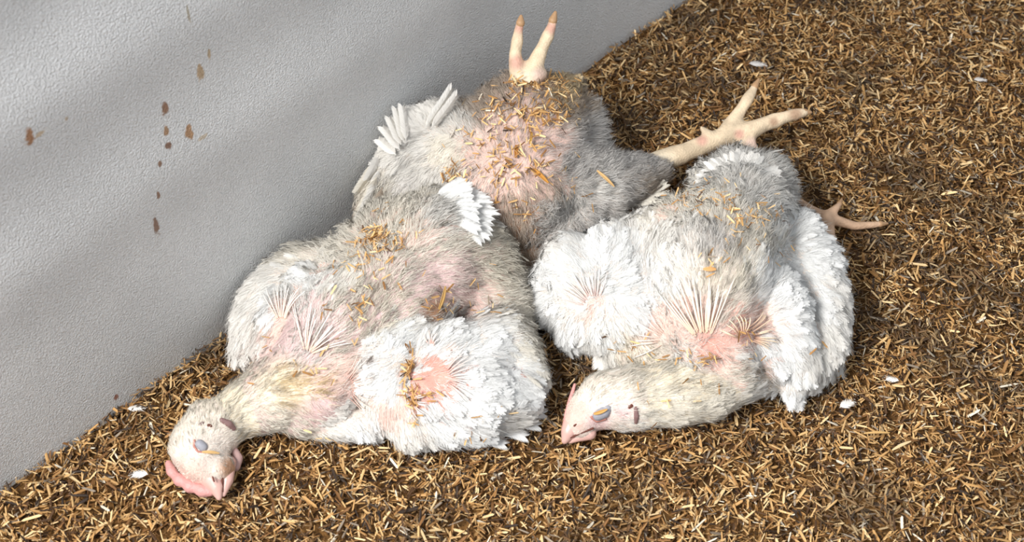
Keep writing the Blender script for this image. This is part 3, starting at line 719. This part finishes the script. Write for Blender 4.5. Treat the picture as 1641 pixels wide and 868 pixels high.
for bx, by, tx, ty, z0, z1 in [(1268, 560, 1270, 640, 4.4, 1.0), (1262, 565, 1258, 630, 4.2, 1.0), (1280, 560, 1290, 634, 4.2, 1.0), (1290, 560, 1312, 628, 4.0, 1.2), (1325, 420, 1355, 500, 4.4, 2.2), (1335, 455, 1362, 560, 3.6, 1.6), (1330, 490, 1350, 600, 3.0, 1.2), (1320, 540, 1332, 612, 2.8, 1.2),
                               (1285, 345, 1340, 420, 6.6, 4.6), (1270, 340, 1322, 412, 7.4, 5.8), (965, 530, 958, 590, 3.8, 1.4), (958, 528, 968, 594, 3.6, 1.4)]:
    f = B.feather('flight_feathers' if w0 is None else 'flight_feather', (bx, by, z0), (tx, ty, z1), 1.5, 'W' if by > 550 else 'w', w0); w0 = w0 or f
sp = []
for i in range(20):
    t = i / 19; a = math.radians(165 - 195 * t); r_ = 46 + random.uniform(-7, 7)
    bx, by = 1155 + 66 * t, 296 - 14 * math.sin(math.pi * t)
    sp.append((bx, by, 11.3, bx + math.cos(a) * r_ * .95, by - math.sin(a) * r_, 10.2 + random.random()))
tail_fan(B, B.root, sp, 1.25, 'w')
cb = lumpz('comb', [(921, 616, 3.6, .16), (914, 640, 3.2, .24), (909, 662, 2.6, .3), (906, 680, 2.2, .3)], M_comb, B.root)
bk = lumpz('beak', [(922, 672, 2.2, 1.2), (912, 690, 1.8, .85), (905, 706, 1.2, .36)], M_beak, B.root)
lumpz('lower_beak', [(945, 694, 1.6, .7), (925, 700, 1.3, .5), (913, 707, .9, .25)], M_beak, bk)
lumpz('mouth_line', [(950, 686, 2.75, .12), (932, 693, 2.35, .12), (914, 701, 1.75, .1)], M_mouth, bk)
lumpz('nostril', [(920, 682, 3.0, .11), (924, 679, 3.1, .1)], M_mouth, bk)
ey = lump('eye', B, [(958, 666, -.1, .6), (968, 661, -.1, .65), (974, 655, -.15, .45)], M_lid)
lump('eye_rim', B, [(948, 668, .05, .16), (956, 674, .05, .16), (970, 670, .05, .16)], M_rim, ey)
ea = lump('ear', B, [(1019, 654, .06, .22), (1020, 666, .08, .28), (1019, 676, .04, .2)], M_ear)
lump('ear_opening', B, [(1009, 652, -.02, .2), (1012, 650, -.02, .2)], M_mouth, ea)
for a_, b_ in [((1410, 359, 1.0, .38), (1422, 358, .7, .15)), ((1284, 323, 1.1, .38), (1275, 316, .8, .15)), ((1345, 327, 2.0, .34), (1349, 319, 1.8, .14))]:
    lumpz('claw', [a_, b_], M_claw, B.root)

# ================================================================ back bird, belly up against the wall
D = Bird('dead white chicken lying belly up against the wall, bare pink belly and feet raised', P(830, 330, 0))
D.chain([(835, 235, 9.5, 7.6), (850, 200, 10, 6.4), (870, 190, 10, 5.0)], 'pink')
D.chain([(800, 240, 9.6, 6.6), (830, 290, 8.5, 7.4), (830, 350, 4.6, 5.6), (838, 400, 2.4, 4.0), (845, 440, 1.2, 2.4)], 'pink')
D.chain([(880, 170, 10.5, 4.0), (905, 155, 10.5, 2.6)], 'pink')
D.chain([(915, 195, 9, 3.6), (925, 230, 8, 3.6)], 'pale')
D.chain([(900, 290, 8, 5.0), (960, 300, 6.8, 4.2), (1010, 290, 5.6, 3.2), (1045, 275, 5.0, 2.2)], 'pale')
D.chain([(920, 340, 5.5, 3.8), (900, 380, 4.4, 3.4)], 'pale')
# leg to the right
D.chain([(1035, 272, 5.2, 1.7), (1062, 258, 5.2, 1.45), (1100, 243, 5.4, 1.15), (1145, 225, 5.8, 1.1), (1172, 213, 6, 1.25)], 'leg', False, .2)
D.chain([(1165, 214, 6, 1.2), (1182, 184, 7.0, .82), (1190, 172, 7.6, .68), (1199, 157, 8.4, .74), (1205, 147, 8.8, .56), (1211, 136, 9.2, .46)], 'leg', False, .22)
D.chain([(1165, 214, 6, 1.2), (1205, 208, 6.2, 1.12), (1224, 199, 6.4, .88), (1242, 193, 6.6, .95), (1258, 188, 6.8, .7), (1272, 184, 7, .75), (1290, 180, 7.0, .5)], 'leg', False, .22)
D.chain([(1165, 214, 6, 1.1), (1200, 228, 5.4, .85), (1207, 240, 4.8, .6)], 'leg', False, .22)
D.chain([(1145, 222, 6, .8), (1135, 214, 6.6, .5), (1124, 205, 7, .34)], 'leg', False, .22)
# leg going up in front of the wall
D.chain([(850, 175, 13, 2.4), (845, 155, 14.6, 1.9), (842, 138, 15.6, 1.6), (842, 124, 16.4, 1.3)], 'leg', False, .2)
D.chain([(834, 128, 16.4, 1.15), (826, 98, 18.0, .82), (826, 82, 18.8, .66), (829, 66, 19.6, .72), (831, 50, 20.4, .54), (834, 36, 21.2, .5)], 'leg', False, .22)
D.chain([(850, 124, 16.6, 1.2), (862, 92, 18.2, .88), (870, 74, 19, .68), (878, 58, 19.8, .74), (883, 44, 20.4, .54), (887, 32, 21, .48)], 'leg', False, .22)
D.chain([(858, 118, 17.2, 1.0), (868, 118, 17.0, .7)], 'leg', False, .22)
# wing propped against the wall
D.chain([(760, 250, 10, 4.0), (710, 230, 11, 2.6), (660, 235, 11, 2.2), (630, 250, 10.5, 2.0)], 'pale')
D.chain([(740, 200, 12.5, 2.6), (700, 190, 13.4, 1.8), (655, 205, 13.2, 1.6)], 'pale')
D.chain([(720, 280, 8.5, 2.8), (670, 290, 8.5, 2.2), (640, 300, 8, 2.0)], 'pale')
D.chain([(630, 260, 10, 2.0), (600, 300, 8.4, 1.3), (588, 335, 6.8, 1.2)], 'pale')
D.build()
D.paint([(800, 240, 80, 'pink'), (890, 230, 60, 'pink'), (830, 310, 60, 'pink'), (900, 150, 30, 'brown'), (830, 400, 80, 'brown')])  # brown low on the belly paints the deep shade between the birds
D.paint([(828, 100, 14, 'red'), (842, 132, 22, 'cream'), (1125, 225, 10, 'red'), (1060, 262, 26, 'cream'), (1185, 215, 9, 'red'), (1275, 183, 12, 'brown'), (884, 45, 12, 'red'), (833, 45, 10, 'red'), (865, 120, 14, 'pink'), (1205, 232, 14, 'pink'), (1240, 195, 8, 'brown')], legs=True)
gD = [
    (760, 240, -4, -4, 1.2, .22, 'd', 'P', .4), (800, 200, 0, -6, 1.2, .25, 'd', 'P', .4), (850, 190, 2, -6, 1.2, .25, 'd', 'P', .4), (830, 250, 0, -4, 1.1, .15, 'd', 'P', .3), (890, 230, 6, 0, 1.2, .22, 'd', 'P', .3), (780, 290, -3, 5, 1.2, .2, 'd', 'P', .4),
    (900, 150, 6, -6, 1.5, .5, 'd', 'Y', .5), (925, 170, 8, -5, 1.7, .8, 'd', 'B', .5), (950, 200, 9, -3, 1.9, .95, 'd', 'G', .5), (950, 235, 8, 1, 1.8, .95, 'd', 'G', .5), (870, 145, 3, -6, 1.2, .35, 'd', 'B', .45), (800, 160, -5, -6, 1.5, .6, 'd', 'B', .5), (770, 180, -6, -6, 1.6, .7, 'd', 'B', .5),
    (830, 340, 0, 8, 1.4, .5, 'd', 'B', .4), (880, 310, 3, 6, 1.4, .4, 'd', 'B', .4), (830, 400, 1, 8, 1.6, .6, 'd', 'M', .4), (850, 450, 1, 8, 1.6, .6, 'd', 'M', .4), (880, 350, 4, -5, 1.6, .7, 'd', 'G', .4), (900, 370, -5, 6, 1.8, .9, 'd', 'G', .4),  # brown down on the lower belly: gap's deep shade painted as feather colour
    (930, 270, 5, -6, 1.7, .95, 'd', 'G', .5), (980, 260, 5, -7, 1.6, .95, 'd', 'G', .5), (1030, 260, 7, -5, 1.2, .9, 'd', 'G', .45), (960, 300, 8, -1, 1.7, .95, 'd', 'w', .35), (1010, 300, 9, 2, 1.8, .95, 'd', 'G', .3), (950, 335, 8, 3, 1.8, .95, 'd', 'G', .3), (1030, 300, 9, -2, 1.6, .9, 'd', 'B', .3), (900, 330, -4, 6, 1.8, .9, 'd', 'w', .35),
    (740, 200, -5, -7, 1.9, .95, 'd', 'w', .3), (700, 190, -6, -6, 2.0, 1, 'c', 'w', .2), (650, 210, -7, -4, 2.1, 1, 'c', 'w', .2), (680, 230, -7, 1, 2.2, 1, 'c', 'w', .2), (720, 240, -5, 5, 2.0, 1, 'c', 'C', .25), (650, 260, -6, 5, 2.2, 1, 'c', 'w', .2),
    (700, 280, -4, 7, 2.0, 1, 'c', 'w', .25), (660, 300, -4, 6, 2.0, 1, 'c', 'G', .25), (605, 300, -4, 7, 2.0, .9, 'd', 'C', .3), (590, 335, -3, 8, 1.8, .7, 'd', 'B', .3), (760, 280, -4, 5, 1.4, .4, 'd', 'P', .35)]
D.groom(gD, 9500, 85000)
D.finish()
w0 = None
for bx, by, bz, tx, ty, tz, c in [(650, 225, 14, 648, 168, 16.6, 'w'), (646, 228, 13.8, 638, 172, 16.2, 'w'), (642, 232, 13.5, 626, 186, 15.4, 'w'), (640, 240, 13.2, 614, 200, 14.6, 'w'), (634, 248, 12.6, 606, 220, 13.4, 'w'), (680, 205, 14.5, 728, 144, 17.4, 'w'), (690, 205, 14.5, 736, 154, 17.2, 'w'),
                                  (608, 270, 11.2, 590, 330, 8.4, 'w'), (604, 280, 11, 578, 345, 7.2, 'C'), (600, 260, 11.5, 574, 310, 9.2, 'C'), (606, 250, 12, 590, 290, 10.3, 'w'), (612, 300, 10, 600, 358, 7.2, 'B'), (598, 300, 10, 572, 365, 6.4, 'w')]:
    f = D.feather('flight_feathers' if w0 is None else 'flight_feather', (bx, by, bz), (tx, ty, tz), 1.5, c, w0, nrm=wn + np.array([0, 0, .3])); w0 = w0 or f
for bx, by, tx, ty in [(1030, 312, 1062, 285), (1028, 318, 1070, 292), (1020, 324, 1072, 306), (1015, 328, 1060, 318)]:
    D.feather('leg_feather', (bx, by, 5.5), (tx, ty, 6.0), .9, 'C')
for bx, by, tx, ty in [(900, 140, 932, 118), (905, 146, 926, 136), (890, 135, 930, 122)]:
    D.feather('tail_feather', (bx, by, 13), (tx, ty, 13), .9, 'Y')
for a_, b_ in [((1210, 138, 9.2, .44), (1216, 127, 9.6, .15)), ((1288, 180, 7.0, .48), (1299, 180, 6.9, .2)), ((834, 37, 21.2, .5), (835, 26, 21.7, .2)), ((886, 33, 21, .5), (890, 20, 21.6, .2)), ((1207, 238, 4.8, .5), (1209, 246, 4.4, .2))]:
    lumpz('claw', [a_, b_], M_claw, D.root)

# ================================================================ husks clinging to the birds
def cling(bird, label, cat_group, clusters, lmin=.006, lmax=.013):
    pos, nr = [], []
    for px, py, n, sx, sy in clusters:
        for _ in range(n):
            h = bird.hit(px + random.gauss(0, sx), py + random.gauss(0, sy))
            if h is None or h[1][2] < .05: continue
            pos.append(h[0] + h[1] * random.uniform(.003, .0085)); nr.append(h[1])
    V, F3, F4, col = husks(np.array(pos), np.array(nr), rng, lmin, lmax, .3, (.14, .24), bright=1.12, pal=.6)
    o = link('clinging_husks', np_mesh('clinging_husks', V, [F3, F4], col), M_litter)
    tag(o, label, 'litter', kind='stuff')
cling(A, 'loose rice husks clinging to the feathers of the nearest left bird', None,
      [(610, 385, 130, 17, 12), (595, 410, 22, 20, 10), (575, 480, 16, 6, 22), (600, 440, 14, 30, 14), (560, 490, 8, 22, 4), (655, 600, 45, 5, 18), (665, 650, 30, 5, 16), (700, 475, 14, 10, 12), (690, 630, 10, 18, 6), (750, 695, 9, 16, 6), (740, 480, 14, 40, 20), (800, 500, 12, 30, 6), (520, 540, 9, 24, 20),
       (640, 350, 12, 20, 20), (560, 430, 9, 10, 8), (800, 660, 6, 20, 10), (480, 600, 8, 30, 14), (440, 560, 5, 16, 16), (500, 690, 6, 20, 5)])
cling(B, 'loose rice husks clinging to the white feathers of the right bird', None,
      [(1120, 320, 55, 26, 12), (1170, 330, 35, 16, 16), (1200, 360, 35, 20, 14), (1225, 345, 14, 12, 14), (1140, 430, 7, 8, 8), (1130, 570, 14, 14, 8), (1195, 545, 12, 6, 18), (1000, 548, 14, 14, 8), (1080, 580, 12, 30, 12), (1310, 560, 3, 8, 10), (900, 545, 4, 8, 5), (1180, 400, 9, 20, 10), (1060, 640, 10, 60, 16), (1240, 410, 5, 12, 8)])
cling(D, 'loose rice husks clinging to the pink belly of the back bird', None,
      [(880, 140, 110, 30, 12), (820, 180, 80, 32, 16), (800, 220, 60, 36, 22), (730, 285, 60, 12, 16), (850, 250, 40, 30, 20), (800, 270, 50, 22, 20), (870, 280, 16, 20, 10), (860, 190, 70, 32, 16), (900, 170, 55, 18, 16), (840, 340, 14, 14, 20), (850, 135, 30, 18, 6), (920, 310, 8, 16, 10)], .005, .013)

def single(px, py, ang, L, wd_, colr, label, bird=None, z=None, up=.5):
    if bird is not None:
        h = bird.hit(px, py); p = h[0] + h[1] * up * .01; n = h[1]
    else:
        p = P(px, py, z); n = np.array([0, 0, 1.0])
    a = math.radians(ang); d = idir(math.cos(a), -math.sin(a)); x = d - (d @ n) * n; x /= np.linalg.norm(x); y = np.cross(n, x)
    V, F = [], []; rows = 7
    for i in range(rows):
        t = i / (rows - 1); w_ = wd_ * .005 * (math.sin(math.pi * (t * .86 + .09)) ** .6)
        for j, (s, hh) in enumerate([(-1, .25), (-.5, -.12), (0, -.25), (.5, -.12), (1, .25)]):
            V.append(p + x * (t - .5) * L * .01 + y * s * w_ * .9 + n * (hh * w_ + .0012 * math.sin(math.pi * t)))
    k = len(V); V += [v + n * .0005 for v in V]
    for i in range(rows - 1):
        for j in range(4):
            F.append((i * 5 + j, i * 5 + j + 5, i * 5 + j + 6, i * 5 + j + 1)); F.append((k + i * 5 + j, k + i * 5 + j + 1, k + i * 5 + j + 6, k + i * 5 + j + 5))
    for i in range(rows - 1):
        F.append((i * 5, k + i * 5, k + i * 5 + 5, i * 5 + 5)); F.append((i * 5 + 4, i * 5 + 9, k + i * 5 + 9, k + i * 5 + 4))
    o = link('rice_husk', np_mesh('rice_husk', np.array(V), [F], np.array([lin(colr)] * len(V)), True), M_litter)
    tag(o, label, 'husk')
single(336, 727, 5, 1.7, .35, (214, 176, 120), 'pale golden husk lying just under the eye of the lower left head', A, up=.35)
single(964, 656, 25, 1.5, .4, (206, 158, 90), 'golden husk lying across the eye of the right bird', B, up=.5)
single(965, 287, -38, 2.6, .4, (222, 182, 126), 'long pale flake on the grey thigh of the back bird', D, up=.9)
single(700, 474, 75, 2.4, .5, (222, 178, 110), 'golden flake standing on the belly of the left bird', A, up=.8)
single(622, 326, 92, 2.4, .7, (196, 146, 86), 'broad golden flake beside the raised wing at the wall', None, 7.5)
single(865, 285, -45, 2.2, .5, (196, 138, 62), 'orange brown flake low on the pink belly of the back bird', D, up=.6)
single(826, 244, 88, 1.4, .45, (170, 112, 52), 'short dark golden flake in the middle of the pink belly', D, up=.4)
single(848, 225, 70, 2.0, .35, (206, 162, 86), 'slim golden flake in the upper middle of the pink belly', D, up=.4)
single(1133, 432, 0, 1.3, .5, (222, 170, 112), 'small orange husk on the chest of the right bird', B, up=.8)
single(1445, 714, 35, 2.3, .35, (226, 200, 156), 'long straw coloured flake on the litter at lower right', None, .9)
single(1405, 694, 2, 2.6, .3, (206, 168, 110), 'thin straw lying flat on the litter at lower right', None, .8)
single(940, 555, 30, 1.9, .6, (226, 196, 156), 'cream flake under the left wing of the right bird', None, 1.2)

# pale bits of down and feather lying on the litter
def loose(px, py, ang, L, colr, label):
    p = P(px, py, 1.0); a = math.radians(ang); y = idir(math.cos(a), -math.sin(a)); y[2] = 0; y /= np.linalg.norm(y)
    z_ = np.array([0, 0, 1.0]); x = np.cross(y, z_)
    tv, t3, t4 = random.choice(TP['d']); s = L * .01
    v = p + tv[:, :1] * x * s * 1.4 + tv[:, 1:2] * y * s + (tv[:, 2:] + .12) * z_ * s
    v[:, 2] = np.maximum(v[:, 2], .006)
    tv2, t32, t42 = TP['c'][0]
    v2 = p + tv2[:, :1] * x * s + tv2[:, 1:2] * y * s * .8 + (tv2[:, 2:] + .16) * z_ * s
    VV = np.vstack([v, v2])
    o = link('loose_feather', np_mesh('loose_feather', VV, [np.vstack([t3, t32 + len(v)]), np.vstack([t4, t42 + len(v)])], np.tile(COL[colr], (len(VV), 1))), M_bare_feather)
    tag(o, label, 'feather')
loose(1200, 105, 10, 2.2, 'G', 'small grey white feather on the litter above the outstretched foot')
loose(238, 762, 170, 1.8, 'W', 'small white feather on the husks left of the comb')
loose(1345, 655, 40, 2.0, 'w', 'small pale feather on the husks below the right wing')
loose(1560, 130, 20, 1.6, 'G', 'small pale feather on the litter near the upper right')
loose(1440, 612, 150, 1.5, 'w', 'tiny white feather on the litter right of the right bird')
loose(205, 657, 15, 1.6, 'w', 'small white feather at the foot of the wall')
